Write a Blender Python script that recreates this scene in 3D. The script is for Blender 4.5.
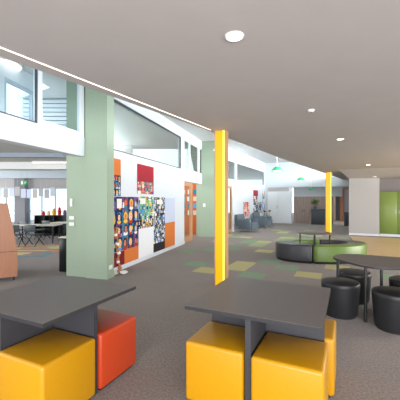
import bpy, bmesh, math, random
from mathutils import Vector, Matrix
random.seed(7)
for o in list(bpy.data.objects): bpy.data.objects.remove(o)
SC = bpy.context.scene
COL = SC.collection
F = 310.0; EYE = 1.5

# ---------------------------------------------------------------- camera, world, light
cam = bpy.data.cameras.new('camera'); cam.sensor_width = 36; cam.sensor_fit = 'HORIZONTAL'
cam.lens = 36*F/400; cam.clip_end = 200
co = bpy.data.objects.new('camera', cam); COL.objects.link(co)
co.location = (0, 0, EYE); co.rotation_euler = (math.pi/2, 0, 0); SC.camera = co

w = bpy.data.worlds.new('world'); SC.world = w; w.use_nodes = True
wn = w.node_tree.nodes; wl = w.node_tree.links
bg = wn['Background']; bg.inputs[0].default_value = (0.86, 0.94, 1.0, 1); bg.inputs[1].default_value = 1.3

def area(name, loc, target, sx, sy, power, col=(1, 1, 1)):
    l = bpy.data.lights.new(name, 'AREA'); l.shape = 'RECTANGLE'; l.size = sx; l.size_y = sy
    l.energy = power; l.color = col
    o = bpy.data.objects.new(name, l); COL.objects.link(o); o.location = loc
    o.rotation_euler = (Vector(target)-Vector(loc)).to_track_quat('-Z', 'Y').to_euler(); return o
# added lamps above the low ceiling for assumed daylight on the hall's left side
area('fill_void', (2.6, 6.2, 3.35), (-1.2, 8.4, 1.6), 7.0, 0.55, 85, (0.84, 0.93, 1))
area('fill_void_far', (7.2, 13.0, 3.35), (4.0, 16.0, .0), 8.0, 0.6, 560, (0.86, 0.94, 1))  # second added lamp, aimed down to brighten the far hall floor
# added fill lamp behind the camera, then a lamp for assumed window daylight from the right
area('fill_back', (0.5, -4.5, 1.1), (0.5, 2.5, 3.6), 9.0, 2.0, 540, (0.98, 0.98, 1.0))
area('assumed_daylight_right', (10.5, 5.0, 1.5), (5, 7, 2.6), 5.0, 2.0, 300, (1.0, 0.96, 0.9))
# added lamp to brighten the rooms behind the hall's high windows
area('fill_high_rooms', (-4.3, 10.8, 3.25), (-1.5, 10.8, 3.75), 6.5, .9, 110, (.92, .97, 1))
# assumed ceiling lamp in the corridor beyond the far lintel
area('assumed_corridor_light', (8.6, 20.6, 2.3), (8.0, 20.4, 0), 3.0, .5, 45, (1, .93, .86))
# added lamp standing in for daylight in the bright classroom on the left
area('fill_classroom', (-12.5, 8.0, 1.6), (-5, 9, 2.0), 7.0, 2.0, 330, (0.95, 0.98, 1))

SC.view_settings.view_transform = 'Standard'; SC.view_settings.look = 'None'
SC.view_settings.gamma = 1.0; SC.view_settings.use_curve_mapping = False
SC.view_settings.exposure = 0.85

# ---------------------------------------------------------------- helpers
U = Vector((.431, .902, 0)).normalized(); V = Vector((.902, -.431, 0)).normalized()
RUV = math.atan2(V.y, V.x)              # local x along V, local y along U
LD = Vector((.2835, .959, 0)).normalized(); LN = Vector((.959, -.2835, 0)).normalized()
RL = math.atan2(LD.y, LD.x)             # local x along the left wall

def gp(px, py, z=0.0):                  # where a sight line meets the height z
    d = (EYE-z)*F/(py-200.0); return Vector(((px-200)/F*d, d, z))
def meet(px, P, D):                     # distance along P + tD at which the sight line px crosses it
    k = (px-200)/F
    return (k*P.y-P.x)/(D.x-k*D.y)
def zat(py, d): return EYE+(200-py)*d/F
def lin(c): return tuple(((v/255.0)/12.92 if v/255.0 <= .04045 else ((v/255.0+.055)/1.055)**2.4) for v in c)

def mat(name, rgb, rough=.6, spec=.4, noise=0, nscale=20, bump=0, bscale=200, metal=0, emit=0, emitc=None, coat=0):
    m = bpy.data.materials.new(name); m.use_nodes = True
    nt = m.node_tree; b = nt.nodes['Principled BSDF']; c = lin(rgb)
    b.inputs['Base Color'].default_value = (*c, 1); b.inputs['Roughness'].default_value = rough
    b.inputs['Specular IOR Level'].default_value = spec; b.inputs['Metallic'].default_value = metal
    b.inputs['Coat Weight'].default_value = coat
    tc = nt.nodes.new('ShaderNodeTexCoord')
    n = nt.nodes.new('ShaderNodeTexNoise'); n.inputs['Scale'].default_value = nscale; n.inputs['Detail'].default_value = 3
    nt.links.new(tc.outputs['Object'], n.inputs['Vector'])
    r = nt.nodes.new('ShaderNodeValToRGB'); k = max(noise, .015)
    r.color_ramp.elements[0].position = .3; r.color_ramp.elements[1].position = .7
    r.color_ramp.elements[0].color = (*[v*(1-k) for v in c], 1); r.color_ramp.elements[1].color = (*[min(1, v*(1+k)) for v in c], 1)
    nt.links.new(n.outputs['Fac'], r.inputs['Fac']); nt.links.new(r.outputs['Color'], b.inputs['Base Color'])
    if bump:
        n2 = nt.nodes.new('ShaderNodeTexNoise'); n2.inputs['Scale'].default_value = bscale
        nt.links.new(tc.outputs['Object'], n2.inputs['Vector'])
        bp = nt.nodes.new('ShaderNodeBump'); bp.inputs['Strength'].default_value = bump; bp.inputs['Distance'].default_value = .01
        nt.links.new(n2.outputs['Fac'], bp.inputs['Height']); nt.links.new(bp.outputs['Normal'], b.inputs['Normal'])
    if emit:
        b.inputs['Emission Color'].default_value = (*lin(emitc or rgb), 1); b.inputs['Emission Strength'].default_value = emit
    return m
def wood(name, rgb, sc=6, k=.18):
    m = mat(name, rgb, .45, .4, k, sc)
    nt = m.node_tree; n = [x for x in nt.nodes if x.type == 'TEX_NOISE'][0]
    mp = nt.nodes.new('ShaderNodeMapping'); mp.inputs['Scale'].default_value = (6, 6, .5)
    tc = [x for x in nt.nodes if x.type == 'TEX_COORD'][0]
    nt.links.new(tc.outputs['Object'], mp.inputs['Vector']); nt.links.new(mp.outputs['Vector'], n.inputs['Vector'])
    return m
def glass(name, tint=(235, 245, 245), refl=.12):
    m = bpy.data.materials.new(name); m.use_nodes = True; nt = m.node_tree
    nt.nodes.remove(nt.nodes['Principled BSDF'])
    t = nt.nodes.new('ShaderNodeBsdfTransparent'); t.inputs[0].default_value = (*lin(tint), 1)
    g = nt.nodes.new('ShaderNodeBsdfGlossy'); g.inputs['Roughness'].default_value = .03
    mx = nt.nodes.new('ShaderNodeMixShader'); lf = nt.nodes.new('ShaderNodeLayerWeight'); lf.inputs[0].default_value = .5
    lw = nt.nodes.new('ShaderNodeMath'); lw.operation = 'MULTIPLY'; lw.inputs[1].default_value = refl; nt.links.new(lf.outputs['Facing'], lw.inputs[0])
    nt.links.new(lw.outputs[0], mx.inputs[0]); nt.links.new(t.outputs[0], mx.inputs[1]); nt.links.new(g.outputs[0], mx.inputs[2])
    nt.links.new(mx.outputs[0], nt.nodes['Material Output'].inputs[0]); return m

M = dict(
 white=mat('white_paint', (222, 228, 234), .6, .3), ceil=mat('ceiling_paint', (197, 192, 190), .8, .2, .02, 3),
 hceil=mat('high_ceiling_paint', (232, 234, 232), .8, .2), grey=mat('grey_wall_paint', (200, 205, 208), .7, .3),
 backceil=mat('classroom_ceiling_paint', (205, 208, 206), .8, .2),
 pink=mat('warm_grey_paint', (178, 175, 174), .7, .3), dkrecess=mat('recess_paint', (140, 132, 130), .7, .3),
 sage=mat('sage_green_paint', (156, 172, 150), .5, .4), lime=mat('lime_green_laminate', (122, 142, 72), .4, .4),
 oak=wood('pale_oak', (196, 146, 104)), ply=wood('plywood', (158, 108, 80), 6, .07), brown=wood('brown_timber_panel', (158, 138, 128), 3),
 glow=mat('glowing_yellow_acrylic', (150, 110, 4), .3, .4, emit=.47, emitc=(255, 190, 10)),
 strip=mat('pillar_light_strip', (200, 160, 60), .3, .4, emit=.8, emitc=(255, 218, 90)),
 led=mat('led_strip', (255, 245, 235), .3, .4, emit=1.0, emitc=(255, 236, 222)),
 lamp=mat('lamp_lens', (255, 250, 240), .3, .4, emit=6, emitc=(255, 246, 232)),
 disc=mat('disc_lens', (255, 250, 240), .3, .4, emit=1.4, emitc=(255, 240, 222)),
 tabletop=mat('charcoal_laminate', (104, 97, 95), .42, .45, .03, 60), colgrey=mat('column_grey', (140, 140, 146), .7, .3), header=mat('header_paint', (186, 182, 182), .7, .3), sheet=mat('drawing_sheet_grey', (178, 176, 180), .8, .2), edge=mat('dark_laminate_edge', (44, 43, 45), .5, .35), tableleg=mat('dark_grey_laminate', (52, 52, 56), .5, .4),
 yellow=mat('yellow_vinyl', (184, 131, 6), .38, .45, .02, 30, .04, 300), orange=mat('orange_vinyl', (178, 60, 26), .38, .45, .02, 30, .04, 300),
 black=mat('black_leather', (30, 31, 33), .45, .4, .05, 30, .05, 250), blackmetal=mat('black_metal', (24, 24, 26), .4, .5),
 charcoal=mat('charcoal_vinyl', (62, 62, 66), .35, .5), greenv=mat('green_vinyl', (102, 130, 52), .35, .5),
 seam=mat('dark_seam', (30, 28, 26), .7, .2), dkbase=mat('dark_plinth', (30, 30, 30), .6, .3),
 chairgrey=mat('blue_grey_fabric', (104, 116, 126), .9, .2, .08, 80), metal=mat('silver_metal', (170, 172, 175), .35, .5, metal=.8),
 frame=mat('white_frame', (232, 236, 240), .4, .4), dkframe=mat('dark_frame', (70, 78, 84), .4, .4),
 greyframe=mat('grey_frame', (188, 200, 210), .4, .4),
 pendant=mat('green_pendant_enamel', (60, 170, 110), .35, .5), plastic=mat('white_plastic', (236, 236, 232), .4, .4),
 exitg=mat('exit_sign_green', (10, 120, 70), .4, .4, emit=.25, emitc=(10, 130, 80)),
 doorw=mat('white_door', (226, 230, 230), .5, .4), desk=mat('pale_desk_top', (222, 214, 200), .4, .4),
 navy=mat('dark_grey_counter', (74, 80, 86), .6, .3), leaf=mat('leaf_green', (70, 120, 40), .6, .3),
 orangew=mat('orange_panel_paint', (206, 104, 44), .6, .3, .03, 8), redp=mat('red_card', (168, 48, 58), .8, .2),
 dkredp=mat('dark_red_card', (128, 32, 40), .8, .2), orangep=mat('orange_card', (218, 124, 62), .8, .2),
 lavp=mat('lavender_card', (204, 212, 234), .8, .2), blackp=mat('black_card', (52, 46, 44), .8, .2), whitep=mat('white_card', (238, 240, 244), .8, .2),
 paper=mat('white_paper', (240, 238, 232), .8, .2, .04, 40), kraft=mat('brown_paper', (176, 120, 84), .8, .2, .2, 30),
 vinylf=mat('tan_vinyl_floor', (214, 184, 138), .45, .4, .05, 5), rail=mat('grey_beam_paint', (160, 172, 184), .6, .3),
 glass=glass('clear_glass'), tglass=glass('tinted_glass', (226, 232, 230), .3), wglass=glass('window_glass', (245, 250, 252), .08),
)
def carpet(name, rgb, k=.7):
    m = mat(name, rgb, .95, .1, k, 45, .5, 120); m.node_tree.nodes['Principled BSDF'].inputs['Sheen Weight'].default_value = .24; m.node_tree.nodes['Principled BSDF'].inputs['Sheen Roughness'].default_value = .6
    n = [x for x in m.node_tree.nodes if x.type == 'TEX_NOISE'][0]; n.inputs['Detail'].default_value = 8; n.inputs['Roughness'].default_value = .8
    return m
M['carpet'] = carpet('grey_brown_carpet', (121, 109, 102)); M['carpet2'] = carpet('warm_grey_carpet', (126, 112, 104))
M['cgreen'] = carpet('green_carpet_tile', (102, 138, 96), .2); M['cyellow'] = carpet('yellow_carpet_tile', (176, 166, 92), .2)
M['clgreen'] = carpet('pale_green_carpet_tile', (140, 152, 98), .2)
ART = [mat('art_%d' % i, c, .8, .2) for i, c in enumerate([(32, 44, 88), (226, 132, 96), (242, 200, 176), (44, 128, 160), (190, 52, 48), (240, 190, 70),
       (34, 30, 34), (238, 234, 228), (96, 170, 150), (120, 78, 130), (112, 160, 214), (120, 190, 90), (96, 104, 112)])]

class MB:
    def __init__(s): s.v = []; s.f = []; s.m = []; s.mats = []; s.smooth = []
    def mi(s, m):
        if m not in s.mats: s.mats.append(m)
        return s.mats.index(m)
    def add(s, vs, fs, m, smooth=False):
        o = len(s.v); s.v += [tuple(v) for v in vs]; k = s.mi(m)
        for f in fs: s.f.append([i+o for i in f]); s.m.append(k); s.smooth.append(smooth)
        return s
    def bm(s, bm, m, mtx=None, smooth=True):
        if mtx: bmesh.ops.transform(bm, matrix=mtx, verts=bm.verts)
        bm.verts.ensure_lookup_table(); bm.verts.index_update()
        s.add([v.co for v in bm.verts], [[v.index for v in f.verts] for f in bm.faces], m, smooth); bm.free(); return s
    def box(s, x0, x1, y0, y1, z0, z1, m, bev=0, seg=3):
        if bev:
            b = bmesh.new(); bmesh.ops.create_cube(b, size=1)
            for v in b.verts: v.co = Vector(((x0+x1)/2+v.co.x*(x1-x0), (y0+y1)/2+v.co.y*(y1-y0), (z0+z1)/2+v.co.z*(z1-z0)))
            bmesh.ops.bevel(b, geom=b.edges[:], offset=bev, segments=seg, profile=.5, affect='EDGES')
            return s.bm(b, m)
        vs = [(x, y, z) for z in (z0, z1) for y in (y0, y1) for x in (x0, x1)]
        return s.add(vs, [(0, 2, 3, 1), (4, 5, 7, 6), (0, 1, 5, 4), (2, 6, 7, 3), (0, 4, 6, 2), (1, 3, 7, 5)], m)
    def prism(s, pts, z0, z1, m, smooth=False):
        n = len(pts)
        a = sum(pts[i][0]*pts[(i+1) % n][1]-pts[(i+1) % n][0]*pts[i][1] for i in range(n))
        if a < 0: pts = pts[::-1]
        s.add([(p[0], p[1], z0) for p in pts]+[(p[0], p[1], z1) for p in pts], [list(range(n))[::-1], list(range(n, 2*n))], m)
        return s.add([(p[0], p[1], z0) for p in pts]+[(p[0], p[1], z1) for p in pts], [(i, (i+1) % n, n+(i+1) % n, n+i) for i in range(n)], m, smooth)
    def lathe(s, prof, m, n=32, cx=0, cy=0, smooth=True):
        vs = []; fs = []
        for r, z in prof:
            for i in range(n):
                a = 2*math.pi*i/n; vs.append((cx+r*math.cos(a), cy+r*math.sin(a), z))
        for k in range(len(prof)-1):
            for i in range(n): fs.append((k*n+i, k*n+(i+1) % n, (k+1)*n+(i+1) % n, (k+1)*n+i))
        s.add(vs, fs, m, smooth)
        for k, flip in ((0, True), (len(prof)-1, False)):
            if prof[k][0] > 1e-4:
                ring = [vs[k*n+i] for i in range(n)]; s.add(ring, [list(range(n))[::-1] if flip else list(range(n))], m)
        return s
    def tube(s, a, b, r, m, n=10):
        a = Vector(a); b = Vector(b); d = (b-a).normalized(); up = Vector((0, 0, 1)) if abs(d.z) < .9 else Vector((1, 0, 0))
        x = d.cross(up).normalized(); y = d.cross(x); vs = []
        for p in (a, b):
            for i in range(n):
                t = 2*math.pi*i/n; vs.append(p+(x*math.cos(t)+y*math.sin(t))*r)
        s.add(vs, [(i, (i+1) % n, n+(i+1) % n, n+i) for i in range(n)], m, True)
        return s.add(vs, [list(range(n))[::-1], list(range(n, 2*n))], m)
    def build(s, name, parent=None, **kw):
        me = bpy.data.meshes.new(name); me.from_pydata(s.v, [], s.f)
        for m in s.mats: me.materials.append(m)
        me.polygons.foreach_set('material_index', s.m); me.polygons.foreach_set('use_smooth', s.smooth)
        me.update(); b = bmesh.new(); b.from_mesh(me); bmesh.ops.recalc_face_normals(b, faces=b.faces); b.to_mesh(me); b.free()
        o = bpy.data.objects.new(name, me); COL.objects.link(o)
        if parent: o.parent = parent
        for k, v in kw.items():
            if k in ('loc', 'rz'): continue
            o[k] = v
        if 'loc' in kw: o.location = kw['loc']
        if 'rz' in kw: o.rotation_euler[2] = kw['rz']
        return o
def thing(name, label, cat, loc=(0, 0, 0), rz=0, group=None, kind=None):
    o = bpy.data.objects.new(name, None); COL.objects.link(o); o.location = loc; o.rotation_euler[2] = rz
    o.empty_display_size = .1
    if label: o['label'] = label
    if cat: o['category'] = cat
    if group: o['group'] = group
    if kind: o['kind'] = kind
    return o
def dup(root, loc, rz, label, group=None):
    r = root.copy(); COL.objects.link(r); r.location = loc; r.rotation_euler[2] = rz; r['label'] = label
    if group: r['group'] = group
    for ch in [o for o in list(COL.objects) if o.parent == root]:
        c = ch.copy(); COL.objects.link(c); c.parent = r
        for g in [o for o in list(COL.objects) if o.parent == ch]:
            d = g.copy(); COL.objects.link(d); d.parent = c
    return r
ST = dict(kind='structure')

# ---------------------------------------------------------------- floor
TS = .5; GO_U, GO_V = .29, .03
painted = {}
def paint(px, py, k):
    p = gp(px, py); painted[(math.floor((p.dot(U)-GO_U)/TS), math.floor((p.dot(V)-GO_V)/TS))] = k
for px, py in [(208, 263), (198, 250.5), (241, 274), (232, 247.5), (257, 250), (267, 262), (278, 262), (252, 241), (212, 249), (288, 236), (261, 250),
               (288, 267), (307, 272.8), (383, 276), (394, 277), (240, 243), (222, 244), (300, 236), (335, 234), (236, 236), (340, 238), (348, 289)]: paint(px, py, 2)
for px, py in [(198, 271), (231, 268), (247, 265), (268, 242), (271, 252), (282, 237.5), (310, 278), (328, 267), (306, 239), (294, 238), (249, 237.5), (322, 236)]: paint(px, py, 3)
for px, py in [(262, 243), (276, 240), (288, 240), (300, 241), (318, 237), (312, 238.5), (330, 238), (255, 245)]: paint(px, py, 4)
fb = MB(); fm = [M['carpet'], M['carpet2'], M['cgreen'], M['cyellow'], M['clgreen']]
for m in fm: fb.mi(m)
rs = random.Random(3)
for i in range(-28, 84):
    for j in range(-60, 44):
        u0 = GO_U+i*TS; v0 = GO_V+j*TS; c = U*(u0+.25)+V*(v0+.25)
        if not (-13 < c.x < 17 and -5.5 < c.y < 37): continue
        k = painted.get((i, j))
        if k is None:
            k = 1 if rs.random() < .3 else 0
            if 10.5 < c.y < 15.5 and c.x > 0.6 and c.x < 5.5 and rs.random() < .16: k = rs.choice((2, 3, 4))
        q = [U*u+V*v for u, v in ((u0, v0), (u0+TS, v0), (u0+TS, v0+TS), (u0, v0+TS))]
        fb.add([(a.x, a.y, 0) for a in q], [(0, 3, 2, 1)], fm[k])
fb.build('floor', **ST)
# tan vinyl area by the cupboards
a = gp(350, 236.3); b = gp(365, 256)
MB().prism([(a.x, a.y), (b.x, b.y), tuple((b+V*9)[:2]), tuple((a+V*9)[:2])], .001, .006, M['vinylf']).build('floor_vinyl', **ST)

# ---------------------------------------------------------------- ceilings
EA = Vector((-1.672, 2.592, 0)); EB = Vector((.21, 5.47, 0)); EC = Vector((2.29, 8.86, 0)); ED = Vector((9.66, 20.1, 0))
E0 = EA-(EB-EA).normalized()*9
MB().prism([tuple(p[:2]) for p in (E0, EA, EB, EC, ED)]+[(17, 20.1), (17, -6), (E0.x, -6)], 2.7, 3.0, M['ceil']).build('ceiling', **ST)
# dropped part of the low ceiling near the cupboards
a = Vector((4.96, 11.3, 0))
_r = Vector((6.42, 13.36, 0)); _a = _r-U*1.35-V*.35; _b = _r-V*.02; 
_q = [_a, _a+V*11, _b+V*11, _b]; _e = [_b, _b+V*11, _b+V*11+U*1.2, _b+U*1.2]
MB().add([(p.x, p.y, z) for p, z in zip(_q, (2.699, 2.699, 2.42, 2.42))]+[(p.x, p.y, 2.7) for p in _q], [(0, 1, 2, 3), (4, 7, 6, 5), (0, 4, 5, 1), (1, 5, 6, 2), (2, 6, 7, 3), (3, 7, 4, 0)], M['ceil']).prism([tuple(p[:2]) for p in _e], 2.42, 2.7, M['ceil']).build('ceiling_dropped', **ST)
# high ceiling over the hall strip and the classroom
off = Vector((1.4, -.9, 0))
LA = Vector((-1.65, 6.84, 0))
hp = [E0+off, EA+off, EB+off, EC+off, ED+off*.5]
MB().prism([tuple(p[:2]) for p in hp]+[(11, 37), (-.5, 37), (-.5, 14.6), (-4.4, 14.6), (-4.4, 7.42), (-3.2, 6.62), (-3.62, 4.3), (-4.6, E0.y)], 3.9, 4.0, M['hceil']).build('ceiling_high', **ST)
# led strip in the low ceiling
l0 = Vector((-1.57, 2.43, 0)); l1 = Vector((.18, 5.3, 0)); ld = (l1-l0).normalized(); ln = Vector((ld.y, -ld.x, 0)); l0 = l0-ld*4
q = [l0-ln*.006, l1-ln*.006, l1+ln*.006, l0+ln*.006]
o = MB().prism([tuple(p[:2]) for p in q], 2.694, 2.6998, M['led']).build('led_strip_light', label='thin glowing white line of light along the edge of the low ceiling', category='strip light')

# ---------------------------------------------------------------- left wall
def lw(t, n=0, z=0): p = LA+LD*t+LN*n; return Vector((p.x, p.y, z))
T0 = meet(99, LA, LD); TD0 = meet(184.3, LA, LD); TD1 = 6.3
def wallbox(b, t0, t1, n0, n1, z0, z1, m):
    p = [lw(t0, n0), lw(t1, n0), lw(t1, n1), lw(t0, n1)]
    return b.prism([(a.x, a.y) for a in p], z0, z1, m)
b = MB(); wallbox(b, T0, TD0, -.15, 0, 0, 2.53, M['white']); wallbox(b, TD0, TD1, -.15, 0, 2.15, 2.53, M['white'])
wallbox(b, T0, TD1, -.15, 0, 3.6, 3.9, M['white']); b.build('wall_left', **ST)
wallbox(MB(), T0+.1, TD0, 0, .015, 0, .1, M['white']).build('baseboard_left', **ST)
# windows above the left wall
def win(n, t0, t1, z0, z1, fw, fm_, gm, org=lw, back=.1):
    r = thing('window_%d' % n, None, None, kind='structure')
    b = MB()
    def bb(a0, a1, zz0, zz1, n0=-back, n1=-.01):
        p = [org(a0, n0), org(a1, n0), org(a1, n1), org(a0, n1)]; b.prism([(q.x, q.y) for q in p], zz0, zz1, fm_)
    bb(t0, t0+fw, z0, z1); bb(t1-fw, t1, z0, z1); bb(t0+fw, t1-fw, z0, z0+fw); bb(t0+fw, t1-fw, z1-fw, z1)
    b.build('window_frame', r)
    gy = -back*.6; g = MB(); p = [org(t0+fw, gy-.008), org(t1-fw, gy-.008), org(t1-fw, gy+.008), org(t0+fw, gy+.008)]
    g.prism([(q.x, q.y) for q in p], z0+fw, z1-fw, gm); g.build('pane', r); return r
tm = meet(181.2, LA, LD)
win(1, T0, tm, 2.53, 3.6, .03, M['dkframe'], M['tglass'], back=.05)
b = MB(); wallbox(b, tm, tm+.3, -.12, -.005, 2.53, 3.6, M['frame']); b.build('trim_1', **ST)
k0 = tm+.3
for i, (a0, a1) in enumerate(((183, 189.8), (190.2, 198.8), (199.4, 203.2))):
    win(2+i, max(k0, meet(a0, LA, LD)), meet(a1, LA, LD), 2.53, 3.6, .05, M['frame'], M['tglass'], back=.06)

# green wall fins
def fin(name, Q, n0, n1, th, z1=3.9):
    p = [Q+LN*n0, Q+LN*n1, Q+LN*n1+LD*th, Q+LN*n0+LD*th]
    return MB().prism([(a.x, a.y) for a in p], 0, z1, M['sage']).build(name, **ST)
Q1 = Vector((-1.755, 5.85, 0)); fin('wall_green_near', Q1, -.48, 0, .24)
fin('wall_green_inner', Q1+LD*.03, -.94, -.481, .2)
p = [Q1-LN*.46-LD*.012, Q1+LN*.012-LD*.012, Q1+LN*.012+LD*.24, Q1-LN*.0+LD*.24, Q1-LD*.0, Q1-LN*.46]
MB().prism([(a.x, a.y) for a in p], 0, .1, M['sage']).build('baseboard_green', **ST)
TQ = 6.1; Q2 = lw(TQ)
fin('wall_green_far', Q2, -.03, .62, .25)
fin('wall_green_return', Q2, -.24, -.031, .25, 2.14)
# bulkhead and glazing over the classroom opening
BK = Vector((-2.226, 5.98, 0))
def bk(t, n=0, z=0): p = BK-LD*t+LN*n; return Vector((p.x, p.y, z))
b = MB(); p = [bk(0, 0), bk(5, 0), bk(5, -.2), bk(0, -.2)]; b.prism([(a.x, a.y) for a in p], 2.34, 2.7, M['white']); b.build('wall_bulkhead', **ST)
tb = [-meet(x, BK, LD) for x in (85, 39.5, 37.6)]
win(5, 0, tb[1]+.02, 2.7, 3.9, .09, M['frame'], M['wglass'], org=bk)
win(6, tb[1]+.03, 4.5, 2.7, 3.9, .025, M['dkframe'], M['wglass'], org=bk, back=.04)

# ---------------------------------------------------------------- second hall wall, far wall
W0 = Q2+LN*.5+LD*.1; W1 = Vector((4.26, 20.2, 0)); WD = (W1-W0).normalized(); WN = Vector((WD.y, -WD.x, 0)); WL = (W1-W0).length
def ww(t, n=0, z=0): p = W0+WD*t+WN*n; return Vector((p.x, p.y, z))
def wwbox(b, t0, t1, n0, n1, z0, z1, m):
    p = [ww(t0, n0), ww(t1, n0), ww(t1, n1), ww(t0, n1)]; return b.prism([(a.x, a.y) for a in p], z0, z1, m)
td = meet(232.5, W0, WD)
b = MB(); wwbox(b, td, WL, -.15, 0, 0, 2.38, M['white']); wwbox(b, 0, td, -.15, 0, 2.15, 2.38, M['white']); wwbox(b, 0, WL, -.15, 0, 3.38, 3.9, M['white']); b.build('wall_hall', **ST)
tw = meet(236.5, W0, WD)
win(7, 0, tw, 2.38, 3.38, .08, M['frame'], M['tglass'], org=ww)
win(8, tw+.01, WL-.02, 2.38, 3.38, .08, M['frame'], M['tglass'], org=ww)
# glazed door of the second wall
d = thing('door_3', None, None, kind='structure')
b = MB()
for a0, a1, z0, z1 in ((td-1.0, td-.9, 0, 2.15), (td-.1, td-.002, 0, 2.15), (td-.9, td-.1, 2.05, 2.15), (td-.9, td-.1, 0, .12)): wwbox(b, a0, a1, -.1, -.02, z0, z1, M['oak'])
b.build('door_frame', d); b = MB(); wwbox(b, td-.9, td-.1, -.07, -.05, .12, 2.05, M['wglass']); b.build('pane', d)

FO = W1.copy()
def fw(t, n=0, z=0): p = FO+V*t+U*n; return Vector((p.x, p.y, z))     # n>0 is away from the camera
def fbox(b, t0, t1, n0, n1, z0, z1, m):
    p = [fw(t0, n0), fw(t1, n0), fw(t1, n1), fw(t0, n1)]; return b.prism([(a.x, a.y) for a in p], z0, z1, m)
def ft(px): return meet(px, FO, V)
b = MB(); fbox(b, -.2, 8, 0, .2, 2.3, 3.9, M['grey']); fbox(b, 0, ft(267.3), 0, .2, 0, 2.3, M['grey']); fbox(b, ft(267.3), ft(289), .05, .2, 2.05, 2.3, M['pink'])
fbox(b, ft(289), ft(291.2), 0, .3, 0, 2.3, M['white']); b.build('wall_far', **ST)
# white double doors
d = thing('door_1', None, None, kind='structure')
h0, h1 = ft(267.3)+.005, ft(289)-.005; hm = (h0+h1)/2
b = MB(); fbox(b, h0, hm-.006, .06, .12, .01, 2.04, M['doorw']); b.build('door_leaf', d)
b = MB(); fbox(b, hm+.006, h1, .06, .12, .01, 2.04, M['doorw']); b.build('door_leaf', d)
b = MB(); fbox(b, hm-.08, hm-.05, .02, .06, .95, 1.15, M['metal']); b.build('door_handle', d)
# recess with a timber wall and a high light window over it
b = MB(); fbox(b, ft(291.2), ft(291.2)+2.4, 1.0, 1.15, 0, 1.72, M['brown']); b.build('wall_timber', **ST)
b = MB(); fbox(b, ft(291.2), ft(291.2)+2.9, 1.0, 1.15, 1.72, 2.3, M['grey']); b.build('wall_recess', **ST)
b = MB(); fbox(b, ft(291.2)-.1, 9, .2, 1.2, 2.3, 2.4, M['hceil']); b.build('ceiling_recess', **ST)
# corridor beyond
cc = fw(ft(317), 1.0)
def boxw(name, P, L, n0, n1, z0, z1, m, D=U, N=V, **kw):
    p = [P+N*n0, P+D*L+N*n0, P+D*L+N*n1, P+N*n1]; return MB().prism([(a.x, a.y) for a in p], z0, z1, m).build(name, **kw)
boxw('wall_corridor_left', fw(ft(319), 3.2), 6.5, -.1, .1, 0, 2.6, M['brown'], **ST)
boxw('wall_corridor_end', fw(ft(319), 9.8), .15, 0, 6, 0, 2.6, M['pink'], **ST)
boxw('ceiling_corridor', fw(ft(319), 1.2), 9, -.1, 6, 2.45, 2.6, M['ceil'], **ST)

# ---------------------------------------------------------------- right block and cupboards
R0 = Vector((6.42, 13.36, 0))
def rw(t, n=0): return R0+V*t+U*n
def rbox(b, t0, t1, n0, n1, z0, z1, m):
    p = [rw(t0, n0), rw(t1, n0), rw(t1, n1), rw(t0, n1)]; return b.prism([(a.x, a.y) for a in p], z0, z1, m)
rt = meet(379.5, R0, V)
b = MB(); rbox(b, 0, rt, 0, .7, 0, 2.42, M['pink']); rbox(b, rt, 7, .55, .7, 0, 2.42, M['dkrecess']); b.build('wall_right', **ST)
rbox(MB(), 0, rt-.01, -.012, 0, 0, .08, M['white']).build('baseboard_right', **ST)
dw = .62
for i in range(5):
    t0 = rt+.005+i*2*dw if False else rt+.005+i*dw*1.0
cl = ['lime green cupboard beside the pale wall block, leftmost in the row', 'lime green cupboard at the right edge of the photo, second in the row']
for i in range(2):
    t0 = rt+.01+i*(2*dw+.02); c = rw(t0)
    t = thing('cupboard', cl[i], 'cupboard', c, RUV, 'lime green cupboards along the far right wall')
    MB().box(0, 2*dw, .03, .5, .1, 1.84, M['lime']).build('body', t)
    MB().box(0, 2*dw, .05, .5, 0, .1, M['white']).build('plinth', t, label='white plinth')
    for k in range(2):
        dd = MB().box(k*dw+.003, (k+1)*dw-.003, 0, .028, .11, 1.835, M['lime'], .003, 1).build('door', t)
        hx = dw-.06 if k == 0 else dw+.05
        MB().box(hx, hx+.012, -.02, -.001, .95, 1.1, M['metal']).build('handle', dd)

# ---------------------------------------------------------------- glowing pillars
def pillar(loc, label, h=2.7, wd=.2, dp=.15):
    t = thing('light_pillar', label, 'pillar', loc, RUV, 'glowing yellow pillars')
    MB().box(-wd/2, wd/2, -dp/2+.02, dp/2, 0, h, M['oak']).build('timber_post', t)
    MB().box(-wd/2, -wd/2+.018, -dp/2, -dp/2+.02, 0, h, M['oak']).box(wd/2-.012, wd/2, -dp/2, -dp/2+.02, 0, h, M['oak']).build('edge_strip', t)
    MB().box(-wd/2+.019, wd/2-.05, -dp/2+.003, -dp/2+.019, .02, h-.005, M['glow']).build('glowing_panel', t, label='glowing yellow panel')
    MB().box(wd/2-.05, wd/2-.013, -dp/2+.003, -dp/2+.019, .02, h-.005, M['strip']).build('light_strip', t, label='brighter yellow light strip')
    return t
pillar((.375, 5.42, 0), 'tall glowing yellow pillar edged in timber behind the centre table')
pillar((5.60, 13.5, 0), 'distant glowing yellow pillar behind the round black and green seating', wd=.24, dp=.12)

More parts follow.
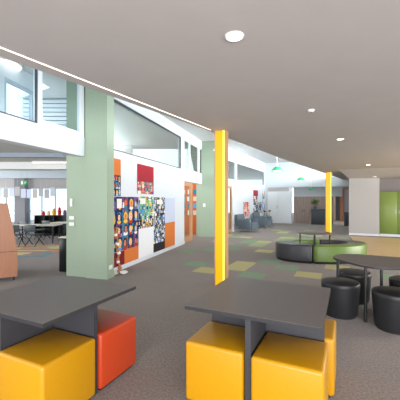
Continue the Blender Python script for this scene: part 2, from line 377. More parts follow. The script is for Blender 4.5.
# ---------------------------------------------------------------- downlights
def downlight(x, y, z, r, label):
    t = thing('downlight', label, 'ceiling light', (x, y, z), 0, 'round downlights')
    MB().lathe([(r*.8, -.003), (r*.84, -.01), (r, -.008), (r, 0)], M['plastic'], 28).build('rim', t)
    MB().lathe([(r*.79, -.006), (r*.79, -.001)], M['lamp'], 28).build('lens', t)
downlight(.252, 2.27, 2.7, .07, 'large round downlight in the ceiling near the top of the photo')
downlight(2.76, 6.1, 2.7, .075, 'small round downlight in the middle of the right ceiling')
downlight(5.72, 10.55, 2.7, .085, 'downlight in the low ceiling just in front of the dropped part')
p = R0-U*.25+V*.95; downlight(p.x, p.y, 2.468, .08, 'downlight in the lowered ceiling just before the cupboards')
t = thing('smoke_detector', 'tiny pale smoke detector on the ceiling between two downlights', 'smoke detector', (1.48, 4.13, 2.7))
MB().lathe([(.045, -.0), (.04, -.02), (.02, -.03)], M['plastic'], 20).build('housing', t)
MB().lathe([(.012, -.03), (.008, -.036)], M['dkframe'], 10).build('sensor', t)

# ---------------------------------------------------------------- square tables and cube stools
def square_table(loc, label):
    t = thing('square_table', label, 'table', loc, RUV)
    s = .475
    MB().box(-s, s, -s, s, .719, .721, M['tabletop']).build('tabletop', t)
    MB().box(-s-.0008, s+.0008, -s-.0008, s+.0008, .692, .7188, M['edge']).build('edge_board', t, label='darker edge of the top')
    MB().box(-s+.02, s-.02, -.02, .02, 0, .694, M['tableleg']).build('leg_panel', t)
    MB().box(-.02, .02, -s+.02, -.021, 0, .694, M['tableleg']).build('leg_panel', t)
    MB().box(-.02, .02, .021, s-.02, 0, .694, M['tableleg']).build('leg_panel', t)
    return t
C1 = Vector((.522, 2.52, 0)); C2 = Vector((-1.215, 2.587, 0))
square_table(C1, 'charcoal square table with crossed panel legs at the centre with yellow cube stools')
square_table(C2, 'charcoal square table at left with yellow and orange-red cube stools')
def stool(c, a, b_, m, label, s=.445, rz=0):
    loc = c+V*a+U*b_
    t = thing('cube_stool', label, 'stool', (loc.x, loc.y, 0), RUV+rz, 'cube stools at the square tables')
    h = s/2
    MB().box(-h, h, -h, h, .02, .455, m, .024, 4).build('cushion', t)
    MB().box(-h+.03, h-.03, -h+.03, h-.03, 0, .03, M['dkbase']).build('base', t)
    r = .0022; e = h-.009
    for x, y in ((-e, -e), (e, -e), (e, e), (-e, e)): MB().tube((x, y, .05), (x, y, .43), r, m, 6).build('seam', t)
stool(C1, -.255, -.25, M['yellow'], 'yellow cube stool tucked under the left front of the centre table')
stool(C1, .255, -.256, M['yellow'], 'yellow cube stool at the front right of the centre table, nearest the camera', .46)
stool(C1, .30, .245, M['yellow'], 'yellow cube stool mostly hidden behind the right side of the centre table')
stool(C2, .256, -.258, M['yellow'], 'yellow cube stool at the bottom left corner under the left table', .465)
stool(C2, .255, .252, M['orange'], 'orange-red cube stool under the right end of the left table', .455)

# ---------------------------------------------------------------- rounded table and drum stools
def roundpoly(pts, r, n=7):
    out = []; N = len(pts)
    for i in range(N):
        p = Vector(pts[i]); a = (Vector(pts[i-1])-p); c = (Vector(pts[(i+1) % N])-p); ra = min(r, a.length*.48); rc = min(r, c.length*.48)
        s = p+a.normalized()*ra; e = p+c.normalized()*rc
        for k in range(n+1):
            f = k/n; q = s*(1-f)**2+p*2*f*(1-f)+e*f*f; out.append((q.x, q.y))
    return out
tx, ty = 2.4, 3.95
t = thing('rounded_table', 'dark rounded-corner table at right surrounded by black drum stools', 'table', (tx, ty, 0))
pts = roundpoly([(1.76-tx, 4.26-ty), (2.12-tx, 4.56-ty), (3.15-tx, 3.98-ty), (3.1-tx, 3.50-ty), (1.98-tx, 3.56-ty)], .24)
MB().prism(pts, .695, .718, M['edge'], True).prism(pts, .7182, .72, M['tabletop']).build('tabletop', t)
for lx, ly in ((2.04, 3.82), (1.93, 4.34), (2.47, 4.22), (2.95, 3.7)):
    MB().lathe([(.019, .01), (.019, .694)], M['blackmetal'], 14, lx-tx, ly-ty).lathe([(.023, 0), (.023, .02)], M['blackmetal'], 14, lx-tx, ly-ty).build('leg', t)
def drum(x, y, label, r=.235, h=.44):
    t = thing('drum_stool', label, 'stool', (x, y, 0), 0, 'black drum stools around the rounded table')
    MB().lathe([(r*.86, .02), (r*.9, .05), (r*.99, h-.075), (r*.995, h-.065)], M['black'], 40).build('drum', t)
    MB().lathe([(r*.995, h-.062), (r, h-.05), (r, h-.02), (r*.975, h-.006), (r*.9, h), (.001, h+.004)], M['black'], 40).build('seat', t)
    MB().lathe([(r*.99, h-.066), (r*1.0, h-.0635), (r*.99, h-.061)], M['seam'], 40).build('piping', t)
    MB().lathe([(r*.8, 0), (r*.8, .025)], M['dkbase'], 30).build('base', t)
drum(1.84, 4.07, 'black drum stool at the left of the rounded table, just beyond the centre table')
drum(2.29, 4.62, 'black drum stool on the far side of the rounded table, half hidden')
drum(2.27, 3.62, 'black drum stool in front of the rounded table, near the right edge')
drum(2.80, 4.15, 'black drum stool under the rounded table at the right edge, mostly cut off')

# ---------------------------------------------------------------- curved seating
SX, SY = 3.08, 7.95
def seat(a0, a1, m, label, A=1.13, B=.75, ia=.68, ib=.40):
    am = math.radians((a0+a1)/2); cx, cy = SX+.9*math.cos(am), SY+.57*math.sin(am)
    t = thing('curved_seat', label, 'ottoman', (cx, cy, 0), 0, 'curved ottomans in an oval ring')
    def pts(k, g=1.0):
        o = []
        for i in range(19):
            a = math.radians(a0+g+(a1-a0-2*g)*i/18); o.append((SX-cx+(A-k)*math.cos(a), SY-cy+(B-k)*math.sin(a)))
        for i in range(19):
            a = math.radians(a1-g-(a1-a0-2*g)*i/18); o.append((SX-cx+(ia+k)*math.cos(a), SY-cy+(ib+k)*math.sin(a)))
        return o
    b = MB(); prof = [(0, .06), (0, .395), (.008, .415), (.025, .425)]
    n = 38; rings = [[(x, y, z) for x, y in pts(k, 1.0+k*40)] for k, z in prof]
    b.add([v for r in rings for v in r], [(q*n+i, q*n+(i+1) % n, (q+1)*n+(i+1) % n, (q+1)*n+i) for q in range(3) for i in range(n)], m, True)
    top = rings[-1]; b.add(top, [(i, i+1, n-2-i, n-1-i) for i in range(18)], m)
    b.build('cushion', t)
    q = pts(.03, 2.5); b = MB(); b.add([(x, y, 0) for x, y in q]+[(x, y, .059) for x, y in q], [(i, (i+1) % n, n+(i+1) % n, n+i) for i in range(n)], M['dkbase']); b.build('base', t)
seat(170, 247, M['charcoal'], 'charcoal curved ottoman at the front left of the seating ring')
seat(247, 350, M['greenv'], 'green curved ottoman at the front of the seating ring')
seat(350, 438, M['charcoal'], 'charcoal curved ottoman at the back right of the seating ring')
seat(78, 170, M['greenv'], 'green curved ottoman at the back of the seating ring behind the small table')
t = thing('round_table', 'small round dark table standing inside the oval seating ring', 'table', (2.93, 7.93, 0))
MB().lathe([(.40, .645), (.42, .65), (.42, .665), (.415, .67), (.001, .67)], M['tabletop'], 40).build('tabletop', t)
for x, y in ((-.37, 0), (-.09, -.26), (.07, .2), (.38, -.02)): MB().lathe([(.019, 0), (.019, .645)], M['blackmetal'], 12, x, y).build('leg', t)

# ---------------------------------------------------------------- pin-board art on the left wall
def panel(name, x0, x1, yt, yb, m, label, cat='artwork', org=None, art=None, th=.012, n=0.0, group='card panels and artworks on the left wall'):
    P, D, f = org or (LA, LD, lw)
    t0, t1 = meet(x0, P, D), meet(x1, P, D); c = (t0+t1)/2; d = (P+D*t0).y
    z1 = zat(yt, d); z0 = zat(yb, d); wd = t1-t0; hh = z1-z0; o = f(c, n+.001, z0)
    t = thing(name, label, cat, o, math.atan2(D.y, D.x), group)
    MB().box(-wd/2, wd/2, -th, 0, 0, hh, m).build('backing', t)
    if art: art(t, wd, hh, -th)
    return t
# local frame of a panel: x along the wall, -y towards the room
def quad(b, x0, x1, z0, z1, y, m): b.add([(x0, y, z0), (x1, y, z0), (x1, y, z1), (x0, y, z1)], [(0, 1, 2, 3)], m)
def oval(b, x, z, rx, rz_, y, m, n=12): b.add([(x+rx*math.cos(2*math.pi*i/n), y, z+rz_*math.sin(2*math.pi*i/n)) for i in range(n)], [list(range(n))], m)
def portraits(cw, ch, pal, z_from=0, z_to=1, seed=1, white=()):
    def f(t, wd, hh, y):
        r = random.Random(seed); nx = max(1, round(wd/cw)); H = (z_to-z_from)*hh; nz = max(1, round(H/ch)); b = MB()
        for i in range(nx):
            for j in range(nz):
                a, h = wd/nx/2, H/nz/2; x0 = -wd/2+(i+.5)*wd/nx; z0 = z_from*hh+(j+.5)*H/nz; x, z = x0, z0
                bgc, hair, skin, shirt = r.choice(pal[0]), r.choice(pal[1]), r.choice(pal[2]), r.choice(pal[3])
                quad(b, x-a, x+a, z-h, z+h, y-.001, ART[bgc])
                for _ in range(5):
                    sx, sz = x+r.uniform(-.7, .7)*a, z+r.uniform(-.7, .7)*h; quad(b, sx-a*.28, sx+a*.28, sz-h*.25, sz+h*.25, y-.0013, ART[r.choice([0, 0, 3, 6, 7, 5, 4, 10, 0, 6])])
                if (i, nz-1-j) not in white: x += r.uniform(-.18, .18)*a; z += r.uniform(-.15, .15)*h; q_ = r.uniform(.72, 1.0); a *= q_; h *= q_
                if (i, nz-1-j) in white: quad(b, x-a*.8, x+a*.8, z-h*.7, z+h*.7, y-.0022, ART[7]); continue
                oval(b, x, z-h*.75, a*.75, h*.35, y-.0015, ART[shirt])
                oval(b, x, z+h*.1, a*.72, h*.75, y-.002, ART[hair]); oval(b, x, z, a*.45, h*.55, y-.0026, ART[skin])
                oval(b, x-a*.18, z+h*.12, a*.09, h*.08, y-.0032, ART[6], 6); oval(b, x+a*.18, z+h*.12, a*.09, h*.08, y-.0032, ART[6], 6)
                oval(b, x, z-h*.28, a*.18, h*.07, y-.0032, ART[4], 6)
        b.build('portraits', t)
    return f
def patches(pal, cell=.06, z_from=0, z_to=1, seed=1, cards=()):
    def f(t, wd, hh, y):
        r = random.Random(seed); b = MB(); H = (z_to-z_from)*hh; nx = max(1, int(wd/cell)); nz = max(1, int(H/cell))
        for i in range(nx):
            for j in range(nz):
                x0 = -wd/2+i*wd/nx; z0 = z_from*hh+j*H/nz; a, h = wd/nx, H/nz
                quad(b, x0, x0+a, z0, z0+h, y-.001, ART[r.choice(pal)])
                k = r.random()
                if k < .5: oval(b, x0+a*.5, z0+h*.5, a*r.uniform(.2, .45), h*r.uniform(.2, .45), y-.002, ART[r.choice(pal)], 8)
                elif k < .8: quad(b, x0+a*.1, x0+a*.9, z0+h*.35, z0+h*.6, y-.002, ART[r.choice(pal)])
        for (cx, cz, cw, ch) in cards: quad(b, (cx-cw/2)*wd, (cx+cw/2)*wd, (cz-ch/2)*hh, (cz+ch/2)*hh, y-.003, ART[7])
        b.build('artwork', t)
    return f
PAL = ([0, 0, 3, 6, 9], [6, 0, 5, 4, 6, 3, 5], [1, 2, 1, 2], [4, 3, 10, 7, 5])
panel('art_panel', 109, 120.2, 157, 196, M['orangep'], 'narrow orange card with small portraits below, high beside the green wall', art=portraits(.1, .13, PAL, .0, .56, 5))
panel('art_panel', 137, 153.2, 163.5, 193.8, M['redp'], 'deep red card panel with pale painted figures along its bottom', art=patches([2, 7, 9, 1, 4, 8, 12], .075, 0, .42, 3))
panel('art_panel', 109, 138, 196.5, 254, M['blackp'], 'large collage of colourful painted face portraits on dark blue', art=portraits(.27, .31, PAL, 0, 1, 8, white=((1, 0),)))
panel('art_panel', 138.3, 153, 196.5, 220, M['lavp'], 'green and blue painted collage with a white card, right of the portraits', art=patches([8, 11, 10, 3, 5, 7, 8, 0], .075, 0, 1, 11, cards=((-.25, .8, .35, .25),)))
panel('art_panel', 138.3, 153, 220.2, 229, M['blackp'], 'dark narrow strip of small drawings below the green collage', art=patches([12, 7, 6, 1, 5, 6], .05, 0, 1, 13))
panel('art_panel', 153.3, 164.5, 197.3, 244, M['whitep'], 'tall black and white patterned collage with a white card near its top', art=patches([6, 7, 12, 6, 7, 10, 12], .06, 0, 1, 17, cards=((0, .9, .5, .1),)))
panel('card_panel', 153.3, 164.5, 244.2, 254.5, M['blackp'], 'plain black card below the black and white collage', 'card')
panel('card_panel', 164.8, 174.5, 198, 223, M['lavp'], 'plain pale lavender card at the right end of the display', 'card')
panel('card_panel', 164.8, 174.5, 223.2, 249.5, M['orangep'], 'plain orange card below the lavender card', 'card')
panel('card_panel', 124, 138, 249.8, 265.5, M['orangep'], 'plain orange card low on the wall below the face portraits', 'card')
panel('card_panel', 138.3, 153, 229.3, 259, M['whitep'], 'plain white card between the low orange and black cards', 'card')
panel('card_panel', 109, 123.7, 254.6, 272.5, M['dkredp'], 'dark red card at floor level beside the green wall', 'card')

# trailing paper figure against the wall
fx, fy = gp(121, 274.5)[:2]
t = thing('paper_sculpture', 'tall crumpled paper figure leaning beside the dark red card', 'sculpture', (fx, fy, 0))
b = MB(); r = random.Random(4); prev = None
for k in range(20):
    z = .1+k*.045; p = (-.03+.02*math.sin(k*1.1)-k*.004, .0+.01*math.cos(k), z)
    if prev: b.tube(prev, p, .028+.012*math.sin(k*1.7), M['kraft'] if k % 4 else M['paper'], 7)
    prev = p
b.build('twisted_paper', t)
b = MB()
for k in range(9):
    s = bmesh.new(); bmesh.ops.create_icosphere(s, subdivisions=2, radius=.05)
    for v in s.verts: v.co *= r.uniform(.75, 1.2); v.co.z *= .6
    b.bm(s, M['paper'] if k % 3 else M['kraft'], Matrix.Translation((r.uniform(-.13, .1), r.uniform(-.06, .03), .034+r.uniform(0, .03))), False)
b.build('crumpled_base', t)

# ---------------------------------------------------------------- doorway of the left wall
d = thing('door_2', None, None, kind='structure'); t0 = TD0+.02; t1 = t0+1.05
b = MB()
for a0, a1, z0, z1 in ((t0, t0+.1, 0, 2.13), (t1-.22, t1, 0, 2.13), (t0+.1, t1-.22, 2.0, 2.13), (t0+.1, t1-.22, 0, .2)): wallbox(b, a0, a1, -.11, -.05, z0, z1, M['oak'])
b.build('door_leaf', d); b = MB(); wallbox(b, t0+.1, t1-.22, -.09, -.07, .2, 2.0, M['wglass']); b.build('pane', d)
b = MB(); wallbox(b, t1-.13, t1-.09, -.05, -.02, .9, 1.3, M['metal']); b.build('door_handle', d)
pw = lw(t0+.3, -.6)
# orange display wall just inside the doorway
P3 = Q2-LN*.2+LD*.6
b = MB(); q = [P3+LN*.25, P3-LN*3.2, P3-LN*3.2+LD*.15, P3+LN*.25+LD*.15]; b.prism([(a.x, a.y) for a in q], 0, 2.5, M['orangew']); b.build('wall_orange', **ST)
r = random.Random(9); base = P3-LD*.003
pm = [ART[7], ART[2], ART[7], ART[12], ART[10], ART[3]]
for k in range(16):
    a = -(.0+ (k % 4)*.27); z = .85+(k//4)*.3
    p = base+LN*(a+r.uniform(-.02, .02)); 
    MB().box(-.09, .09, -.003, 0, 0, .2, pm[r.randrange(6)]).build('paper_sheet', loc=(p.x, p.y, z), rz=math.atan2(-LN.y, -LN.x)+math.pi,
        label='sheet on the orange wall in the far doorway, %s row, %s from right' % (('bottom', 'second lowest', 'second highest', 'top')[k//4], ('first', 'second', 'third', 'fourth')[k % 4]), category='paper', group='sheets pinned to the orange wall')

# switches
def plate(name, P, rz, wx, h, z, label, cat):
    t = thing(name, label, cat, (P.x, P.y, z), rz)
    MB().box(-wx/2, wx/2, -.008, 0, 0, h, M['plastic'], .002, 2).build('plate', t)
    MB().box(-wx/5, wx/5, -.012, -.0085, h*.3, h*.7, M['frame']).build('rocker' if 'switch' in name else 'cover', t)
rn = math.atan2(LN.y, LN.x)
def finp(px): return Q1+LN*meet(px, Q1, LN)-LD*.001
def zz(px, py): return zat(py, finp(px).y)
plate('thermostat', finp(71.3), rn, .055, zz(71, 198.5)-zz(71, 206.5), zz(71, 206.5), 'tall white thermostat on the green wall above two switches', 'thermostat')
plate('light_switch', finp(71.7), rn, .115, .07, zz(71, 219.6), 'upper white switch plate on the near green wall', 'switch')
plate('light_switch', finp(71.7), rn, .115, .07, zz(71, 225.8), 'lower white switch plate on the near green wall', 'switch')
s = Q1+LN*.001+LD*.12; plate('wall_socket', s, math.atan2(LD.y, LD.x), .11, .08, .17, 'white wall socket low on the narrow side of the green wall', 'socket')
s = Q2+LN*.1-LD*.001; plate('light_switch', s, rn, .1, .14, 1.22, 'small white switch plate on the far green wall beside the pillar', 'switch')

# ---------------------------------------------------------------- art, chairs, flowers on the second wall
OW = (W0, WD, ww); gw = 'posters on the far white wall'
panel('poster', 243.5, 249, 202, 217, M['redp'], 'small pink and red poster above the left grey armchair', 'poster', OW, patches([4, 2, 9, 2], .12, 0, 1, 1), group=gw)
panel('poster', 253.3, 257.8, 190, 202, M['redp'], 'red poster with drawings high on the far white wall', 'poster', OW, patches([4, 12, 2, 7], .14, 0, .5, 2), group=gw)
panel('poster', 253.3, 261.5, 202.3, 214, M['lavp'], 'black and white poster above the right grey armchair', 'poster', OW, patches([7, 12, 0, 7, 12], .14, 0, 1, 3), group=gw)
panel('poster', 262.2, 264.6, 191, 220, M['lavp'], 'tall pale patchwork poster beside the far corner', 'poster', OW, patches([7, 2, 10, 1, 8, 7], .16, 0, 1, 4), group=gw)
def armchair(loc, rz, label):
    t = thing('armchair', label, 'armchair', loc, rz, 'blue-grey armchairs by the far wall')
    # faces local -y
    MB().box(-.34, .34, -.42, .3, .12, .44, M['chairgrey'], .04, 3).build('seat', t)
    b = MB().box(-.36, .36, .0, .16, 0, .56, M['chairgrey'], .05, 3); mt = Matrix.Translation((0, .26, .28)) @ Matrix.Rotation(-.16, 4, 'X')
    b.v = [tuple(mt @ Vector(v)) for v in b.v]; b.build('backrest', t)
    for s in (-1, 1):
        MB().box(s*.38-.05, s*.38+.05, -.34, .3, .12, .6, M['chairgrey'], .03, 3).build('arm', t)
    for x, y in ((-.34, -.3), (.34, -.3), (-.34, .28), (.34, .28)): MB().lathe([(.018, 0), (.024, .13)], M['metal'], 10, x, y).build('leg', t)
rw90 = math.atan2(WD.y, WD.x)
pa = gp(245, 229.5); armchair((2.27, 14.75, 0), .95, 'blue-grey armchair nearer the timber-edged pillar at the far white wall')
pa = gp(259, 226.5); armchair((3.46, 17.0, 0), .98, 'blue-grey armchair nearest the far corner of the hall')
p = gp(267.5, 223.8); t = thing('flower_pot', 'pink pot with dark blooms and stems in the far corner', 'plant', (p.x-.05, p.y-.1, 0))
MB().lathe([(.12, 0), (.17, .3), (.16, .3), (.13, .05)], M['redp'], 20).build('pot', t)
b = MB(); r = random.Random(2)
for k in range(12): b.tube((0, 0, .2), (r.uniform(-.22, .18), r.uniform(-.15, .1), r.uniform(.55, .85)), .008, M['leaf'], 5)
b.build('stem', t)
for k in range(7):
    MB().lathe([(.001, -.05), (.07, -.02), (.08, .02), (.001, .05)], M['blackp'] if k % 2 else ART[2], 8, 0, 0, False).build('bloom', t, loc=(r.uniform(-.2, .2), r.uniform(-.12, .1), r.uniform(.5, .88)))

# ---------------------------------------------------------------- pendants
def pendant(px, py, d, dia, label, pm=None, grp='green dome pendants'):
    x = (px-200)/F*d; z = zat(py, d); t = thing('pendant_lamp', label, 'pendant lamp', (x, d, 3.9), 0, grp)
    r = dia/2; h = z-3.9
    MB().lathe([(.02, h+r*.82), (r*.35, h+r*.78), (r*.7, h+r*.55), (r*.92, h+r*.25), (r, h), (r*.97, h), (r*.88, h+r*.22), (r*.66, h+r*.5), (r*.3, h+r*.72), (.02, h+r*.76)], pm or M['pendant'], 32).build('lamp_shade', t)
    MB().lathe([(r*.93, h+.012), (r*.93, h+.03)], M['disc'], 28).build('diffuser', t)
    MB().lathe([(.012, h+r*.8), (.012, -.02)], M['plastic'], 8).build('rod', t)
    MB().lathe([(.06, -.03), (.06, -.001)], M['plastic'], 16).build('ceiling_rose', t)
pendant(277.3, 171, 14, .5, 'largest green dome pendant hanging in the high part of the hall')
pendant(221.7, 150.5, 9.3, .5, 'white dome pendant mostly hidden behind the near glowing pillar', M['plastic'], None)
pendant(301, 180.3, 17.5, .42, 'middle green dome pendant in front of the pale far wall')
pendant(311, 189.8, 18.3, .32, 'smallest green dome pendant near the far wall\'s lower edge')

# ---------------------------------------------------------------- far furniture
p = gp(319.8, 224)-U*.55
t = thing('reception_counter', 'dark grey reception counter beside the distant yellow pillar', 'counter', (p.x, p.y, 0), RUV)
MB().box(-.45, .5, 0, .5, 0, .9, M['navy'], .01, 1).build('body', t); MB().box(-.47, .52, -.03, .55, .902, .94, M['dkframe']).build('worktop', t)
p2 = p+U*.25-V*.25; t = thing('potted_plant', 'leafy green plant standing on the dark reception counter', 'plant', (p2.x, p2.y, .94))
MB().lathe([(.07, 0), (.09, .14), (.08, .14)], M['dkframe'], 16).build('pot', t); b = MB(); r = random.Random(6)
for k in range(40):
    a = r.uniform(0, 6.28); e = r.uniform(.1, .26); z = r.uniform(.3, .62); c = Vector((e*math.cos(a), e*math.sin(a), z)); q = Vector((math.cos(a), math.sin(a), .3))*.08; s = Vector((-math.sin(a), math.cos(a), 0))*.04
    b.add([Vector((0, 0, .12))*.3+c*.7, c+s, c+q, c-s], [(0, 1, 2, 3)], M['leaf'])
    if k % 4 == 0: b.tube((0, 0, .1), c, .005, M['leaf'], 4)
b.build('foliage', t)
p = fw(ft(308.3), .45); t = thing('side_cabinet', 'small brown timber cabinet in the far recess beside the counter', 'cabinet', (p.x, p.y, 0), RUV)
MB().box(-.2, .16, 0, .3, .0, .55, M['brown']).build('body', t)
MB().box(-.195, -.003, -.02, -.001, .04, .53, M['brown']).build('door', t); MB().box(.003, .155, -.02, -.001, .04, .53, M['brown']).build('door', t)
p = fw(ft(300.5)+.05, .998); t = thing('wall_plaque', 'small dark square plaque on the brown timber wall', 'sign', (p.x, p.y, .72), RUV)
MB().box(-.09, .09, -.02, 0, 0, .16, M['dkframe']).build('plaque', t); MB().box(-.06, .06, -.024, -.0205, .03, .13, M['brown']).build('face', t)
# corridor right side: doors in timber wall
RC = R0+U*4.6-V*.35
def doorset(px0, px1, d0, m, label, h=2.1):
    x0 = (px0-200)/F*d0; x1 = (px1-200)/F*d0
    t = thing('timber_screen', label, 'screen', (x0, d0, 0), 0, 'screens along the far corridor')
    MB().box(0, x1-x0, 0, .12, 0, h, m).build('panel', t); MB().box(0, x1-x0, -.01, .13, h, h+.06, M['oak']).build('head', t)
doorset(316, 320.5, 20.9, M['brown'], 'brown timber screen rising behind the reception counter', 2.15)
doorset(321.3, 325.5, 20.3, M['ply'], 'pale timber screen behind the counter, left of the distant pillar', 2.1)
doorset(333, 335.6, 21.5, M['brown'], 'brown timber screen just right of the distant pillar', 2.2)
doorset(336.2, 339.5, 23, M['dkframe'], 'dark glazed screen further down the corridor', 2.2)
doorset(340, 344, 22, M['ply'], 'pale timber screen beside the dark low cabinet', 2.25)
doorset(344.5, 349.5, 24, M['pink'], 'pale grey screen at the far right of the corridor', 2.25)
p = gp(347.5, 226); t = thing('low_cabinet', 'black cabinet standing against the left side of the pale wall block', 'cabinet', (p.x, p.y, 0), RUV)
MB().box(-.18, .5, 0, .5, 0, .74, M['dkframe']).build('body', t); MB().box(-.2, .52, -.02, .52, .742, .78, M['blackmetal']).build('top', t)

# ---------------------------------------------------------------- classroom on the left
FD = 13.6
b = MB()      # far window wall: sill, header, end
b.box(-12.9, -3.0, FD, FD+.2, 2.05, 3.9, M['header']); b.box(-12.9, -3.0, FD, FD+.2, 0, .12, M['greyframe']); b.box(-5.0, 0.0, FD+1.8, FD+2.0, 0, 2.66, M['grey']); b.build('wall_back', **ST)
MB().box(-13.2, -12.9, 3, FD, 0, 3.9, M['grey']).build('wall_classroom', **ST)
xs = [-12.9, -11.4, -9.6, -8.0, -7.3, -5.8, -4.4, -3.05]
for i in range(len(xs)-1):
    if xs[i] == -8.0:
        MB().box(-8.0, -7.55, FD-.25, FD+.15, 0, 2.6, M['colgrey']).build('trim_2', **ST); continue
    rr = thing('window_%d' % (10+i), None, None, kind='structure'); b = MB(); x0, x1 = xs[i], xs[i+1]-.002
    if xs[i] == -7.3: x0 = -7.54
    for a in ((x0, x0+.06, .12, 2.05), (x1-.06, x1, .12, 2.05), (x0+.06, x1-.06, .12, .2), (x0+.06, x1-.06, 1.99, 2.05), (x0+.06, x1-.06, 1.0, 1.04), (x0*.67+x1*.33-.02, x0*.67+x1*.33+.02, .2, 1.99), (x0*.33+x1*.67-.02, x0*.33+x1*.67+.02, .2, 1.99)): b.box(a[0], a[1], FD+.02, FD+.1, a[2], a[3], M['greyframe'])
    b.build('window_frame', rr); MB().box(x0+.06, x1-.06, FD+.05, FD+.06, .2, 1.99, M['wglass']).build('pane', rr)
# classroom low ceiling (ends short of the hall wall) and beams
P = [bk(0, -.25), bk(4.2, -.25), Vector((-12.9, 3.0, 0)), Vector((-12.9, FD-.01, 0)), Vector((-3.6, FD-.01, 0)), Vector((-2.9, 6.3, 0))]
MB().prism([(a.x, a.y) for a in P[1:]], 2.6, 2.66, M['backceil']).build('ceiling_classroom', **ST)
MB().box(-8.8, -3.2, 7.2, 7.4, 2.5, 2.6, M['rail']).build('trim_3', **ST)
MB().box(-9.8, -3.9, 9.0, 9.12, 2.4, 2.6, M['hceil']).build('trim_4', **ST)
MB().box(-9.8, -3.9, 11.6, 11.8, 2.32, 2.6, M['greyframe']).build('trim_5', **ST)
def batten(px, py, L, rz, label):
    p = gp(px, py, 2.6); t = thing('batten_light', label, 'ceiling light', (p.x, p.y, 2.6), rz, 'long classroom ceiling lights')
    MB().box(-L/2, L/2, -.04, .04, -.04, -.001, M['plastic']).build('housing', t); MB().box(-L/2+.02, L/2-.02, -.032, .032, -.05, -.041, M['disc']).build('diffuser', t)
batten(54, 161, 1.2, 0, 'long ceiling light seen beside the top of the green wall')
batten(12, 166, 1.6, 0, 'long ceiling light in the classroom at the photo\'s left edge')
batten(52, 173, 1.3, 0, 'furthest long ceiling light in the classroom')
# hanging pictures along the windows
r = random.Random(12)
ords = 'first second third fourth fifth sixth seventh eighth ninth tenth eleventh twelfth thirteenth fourteenth fifteenth sixteenth'.split()
hm_ = [(M['sheet'], 'pale grey'), (M['lavp'], 'pale lavender'), (M['header'], 'warm grey'), (ART[2], 'pale pink'), (M['greyframe'], 'grey')]
for k in range(14):
    x = -8.95+k*.235; d = 12.4; z = 1.62+r.uniform(-.05, .05); m_, cn = r.choice(hm_)
    t = thing('hanging_picture', '%s sheet hung before the classroom windows, %s from the left' % (cn, ords[k]), 'picture', (x, d, z), 0, 'drawings hung before the classroom windows')
    MB().box(-.1, .1, 0, .004, 0, .36, m_).build('sheet', t)
    MB().box(-.002, .002, 0, .004, .36, 2.6-z, M['greyframe']).build('string', t)
# exit sign
d = 10.9; x = (24-200)/F*d
t = thing('exit_sign', 'green exit sign with a white running figure hanging from the classroom ceiling', 'sign', (x, d, 2.6))
MB().box(-.13, .13, -.02, .02, -.57, -.42, M['exitg']).build('sign_box', t, label='green lit sign box')
b = MB(); quad(b, -.1, -.02, -.555, -.435, -.0205, M['plastic'])
for a, c_ in (((.03, -.5), (.06, -.46)), ((.03, -.5), (.0, -.54)), ((.03, -.5), (.07, -.54)), ((.055, -.475), (.1, -.49)), ((.055, -.475), (.01, -.47))): b.tube((a[0], -.022, a[1]), (c_[0], -.022, c_[1]), .007, M['plastic'], 5)
oval(b, .075, -.447, .011, .011, -.0225, M['plastic']); b.build('running_figure', t, label='white running figure and doorway')
for s in (-.1, .1): MB().box(s-.004, s+.004, -.004, .004, -.419, -.001, M['metal']).build('hanger', t)
# rug bands
rug = MB(); cols = [(206, 176, 80), (40, 120, 130), (196, 110, 50), (150, 160, 90), (150, 90, 80), (214, 190, 110)]
rm = [carpet('rug_%d' % i, c, .15) for i, c in enumerate(cols)]; r = random.Random(5)
y = 8.2
while y < 10.4:
    x = -9.5
    while x < -4.1:
        l = r.uniform(.4, 1.2); x2 = min(-4.1, x+l); rug.box(x, x2, y, y+.215, .0005, .003, r.choice(rm)); x = x2
    y += .22
rug.build('striped_rug', label='colourful patchwork striped rug on the classroom floor', category='rug')
# desks and chairs
def desk(x, y, rz, label, L=1.5):
    t = thing('classroom_desk', label, 'desk', (x, y, 0), rz, 'classroom desks')
    MB().box(-L/2, L/2, -.35, .35, .60, .63, M['desk'], .006, 1).build('desktop', t)
    for s in (-1, 1):
        for q in (-1, 1): MB().lathe([(.02, 0), (.02, .60)], M['blackmetal'], 10, s*(L/2-.1), q*.28).build('leg', t)
desk(-5.75, 10.95, .05, 'pale desk in the classroom beside the green wall'); desk(-7.35, 10.85, 0, 'pale classroom desk left of the middle column')
desk(-5.0, 12.2, 0, 'pale classroom desk furthest back beside the green wall')
def class_chair(x, y, rz, label):
    t = thing('classroom_chair', label, 'chair', (x, y, .0032), rz, 'dark classroom chairs at the desks')
    MB().box(-.2, .2, -.2, .2, .36, .39, M['dkframe'], .012, 2).build('seat', t)
    MB().box(-.19, .19, .19, .215, .48, .70, M['dkframe'], .01, 2).build('backrest', t)
    for s in (-1, 1):
        MB().tube((s*.18, .17, .37), (s*.18, .2, .69), .011, M['blackmetal'], 8).build('back_post', t)
        MB().tube((s*.19, .16, .37), (s*.2, -.2, .01), .012, M['blackmetal'], 8).build('leg', t)
        MB().tube((s*.165, -.16, .37), (s*.17, .22, .01), .012, M['blackmetal'], 8).build('leg', t)
for x, y, rz, l in ((-7.75, 10.05, 3.4, 'leftmost dark chair at the classroom desks'), (-7.2, 9.95, 2.9, 'dark chair in front of the left classroom desk'),
                    (-6.55, 10.15, 2.7, 'dark chair between the two classroom desks'), (-5.95, 10.0, 3.3, 'dark chair left of the one beside the green wall, in front'), (-5.4, 10.1, 3.0, 'dark chair in front of the desk beside the green wall'),
                    (-7.6, 11.7, .2, 'dark chair behind the left classroom desk'), (-6.85, 11.65, -.3, 'dark chair behind the gap between the desks'), (-6.0, 11.8, -.2, 'dark chair behind the desk beside the green wall')):
    class_chair(x, y, rz, l)
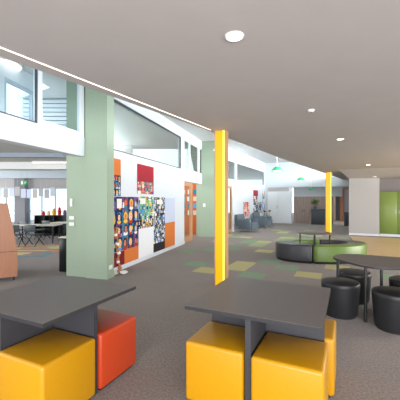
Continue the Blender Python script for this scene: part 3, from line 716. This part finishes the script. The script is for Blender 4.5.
# black shelf unit with things on top
t = thing('shelf_unit', 'black open shelf unit before the classroom windows', 'shelf unit', (-6.3, 12.9, 0)); 
MB().box(-.6, .62, .3, .33, 0, .84, M['blackmetal']).build('back_panel', t)
for s_ in (-.6, -.2, .2, .6): MB().box(s_, s_+.02, 0, .3, 0, .84, M['blackmetal']).build('side_panel', t)
for z in (.05, .45, .84): MB().box(-.62, .64, -.01, .34, z, z+.025, M['blackmetal']).build('shelf', t)
for i, (x, c, h, l) in enumerate(((-6.55, 4, .16, 'small red tub'), (-6.12, 5, .28, 'yellow toy'), (-5.88, 4, .34, 'tall red toy'), (-5.66, 9, .22, 'purple toy'), (-6.34, 2, .18, 'pink toy'))):
    MB().lathe([(.06, 0), (.08, h*.4), (.05, h*.75), (.055, h*.85), (.02, h)], ART[c], 14).build('toy', loc=(x-.02, 13.02, .866), label=l+' on top of the black classroom shelf', category='toy', group='toys on the classroom shelf')
# black cabinet behind the green wall
p = gp(59, 271.5); t = thing('storage_cabinet', 'black cabinet with a pale top just behind the near green wall', 'cabinet', (p.x, p.y, 0), rn)
MB().box(0, .6, 0, .45, 0, .7, M['blackmetal'], .006, 1).build('body', t); MB().box(-.01, .61, -.01, .46, .702, .725, M['desk']).build('top', t)
# mobile timber bookcase
p = gp(17.5, 280.5); t = thing('mobile_bookcase', 'timber bookcase on castors with sloping sides at the left edge', 'bookcase', (p.x, p.y, 0), math.radians(33))
prof = [(0, .08), (0, .52), (-.04, .8), (-.08, 1.05), (-.12, 1.25), (-.155, 1.43), (-.875, 1.43), (-.91, 1.25), (-.95, 1.05), (-.99, .8), (-1.03, .52), (-1.03, .08)]
def endp(y0, y1):
    n = len(prof); b = MB(); vs = [(x, y0, z) for x, z in prof]+[(x, y1, z) for x, z in prof]
    b.add(vs, [list(range(n)), list(range(n, 2*n))[::-1]]+[(i, (i+1) % n, n+(i+1) % n, n+i) for i in range(n)], M['ply']); return b
endp(0, .03).build('side_panel', t); endp(1.1, 1.13).build('side_panel', t)
MB().box(-.53, -.5, .03, 1.1, .1, 1.38, M['ply']).build('divider', t)
for z, x0, x1 in ((.1, -1.0, -.03), (.56, -.99, -.04), (.98, -.93, -.09)): MB().box(x0, x1, .03, 1.1, z, z+.025, M['ply']).build('shelf', t)
MB().box(-1.03, .002, -.003, 0, .545, .552, M['seam']).build('seam', t)
for x, y in ((-.06, .08), (-.97, .08), (-.06, 1.05), (-.97, 1.05)): MB().tube((x-.012, y, .038), (x+.012, y, .038), .037, M['blackmetal'], 14).build('castor', t)
# high classroom walls and windows seen through the upper glazing
hx0 = Vector((-3.5, 4.3, 0)); hx1 = Vector((-3.2, 6.1, 0)); hd = (hx1-hx0).normalized(); hn = Vector((hd.y, -hd.x, 0))
def hw(t_, n=0, z=0): q = hx0+hd*t_+hn*n; return Vector((q.x, q.y, z))
hl = (hx1-hx0).length
def hbox(b, t0, t1, n0, n1, z0, z1, m):
    q = [hw(t0, n0), hw(t1, n0), hw(t1, n1), hw(t0, n1)]; return b.prism([(a.x, a.y) for a in q], z0, z1, m)
b = MB(); hbox(b, 0, hl, -.1, 0, 2.66, 2.95, M['white']); hbox(b, 0, hl, -.1, 0, 3.6, 3.9, M['white'])
for a0, a1 in ((.62, 1.0), (1.75, hl)): hbox(b, a0, a1, -.1, 0, 2.95, 3.6, M['white'])
b.build('wall_upper', **ST)
win(20, 0, .61, 2.95, 3.6, .05, M['greyframe'], M['wglass'], org=hw, back=.08); win(21, 1.01, 1.74, 2.95, 3.6, .05, M['greyframe'], M['wglass'], org=hw, back=.08)
b = MB()
for k in range(12): b.box(-4.2, -2.75, 7.3, 7.36, 2.68+k*.1, 2.76+k*.1, M['white'])
b.box(-4.2, -2.75, 7.37, 7.4, 2.66, 3.9, M['grey']); b.build('wall_slatted', **ST)
p = gp(4, 62, 3.9); p = Vector(((4-200)/F*5.4, 5.4, 3.9))
t = thing('disc_light', 'large round glowing disc light at the upper left corner', 'ceiling light', (p.x, p.y, 3.9))
MB().lathe([(.27, -.05), (.29, -.045), (.29, -.001)], M['plastic'], 40).build('rim', t); MB().lathe([(.268, -.06), (.268, -.051)], M['disc'], 40).build('diffuser', t)
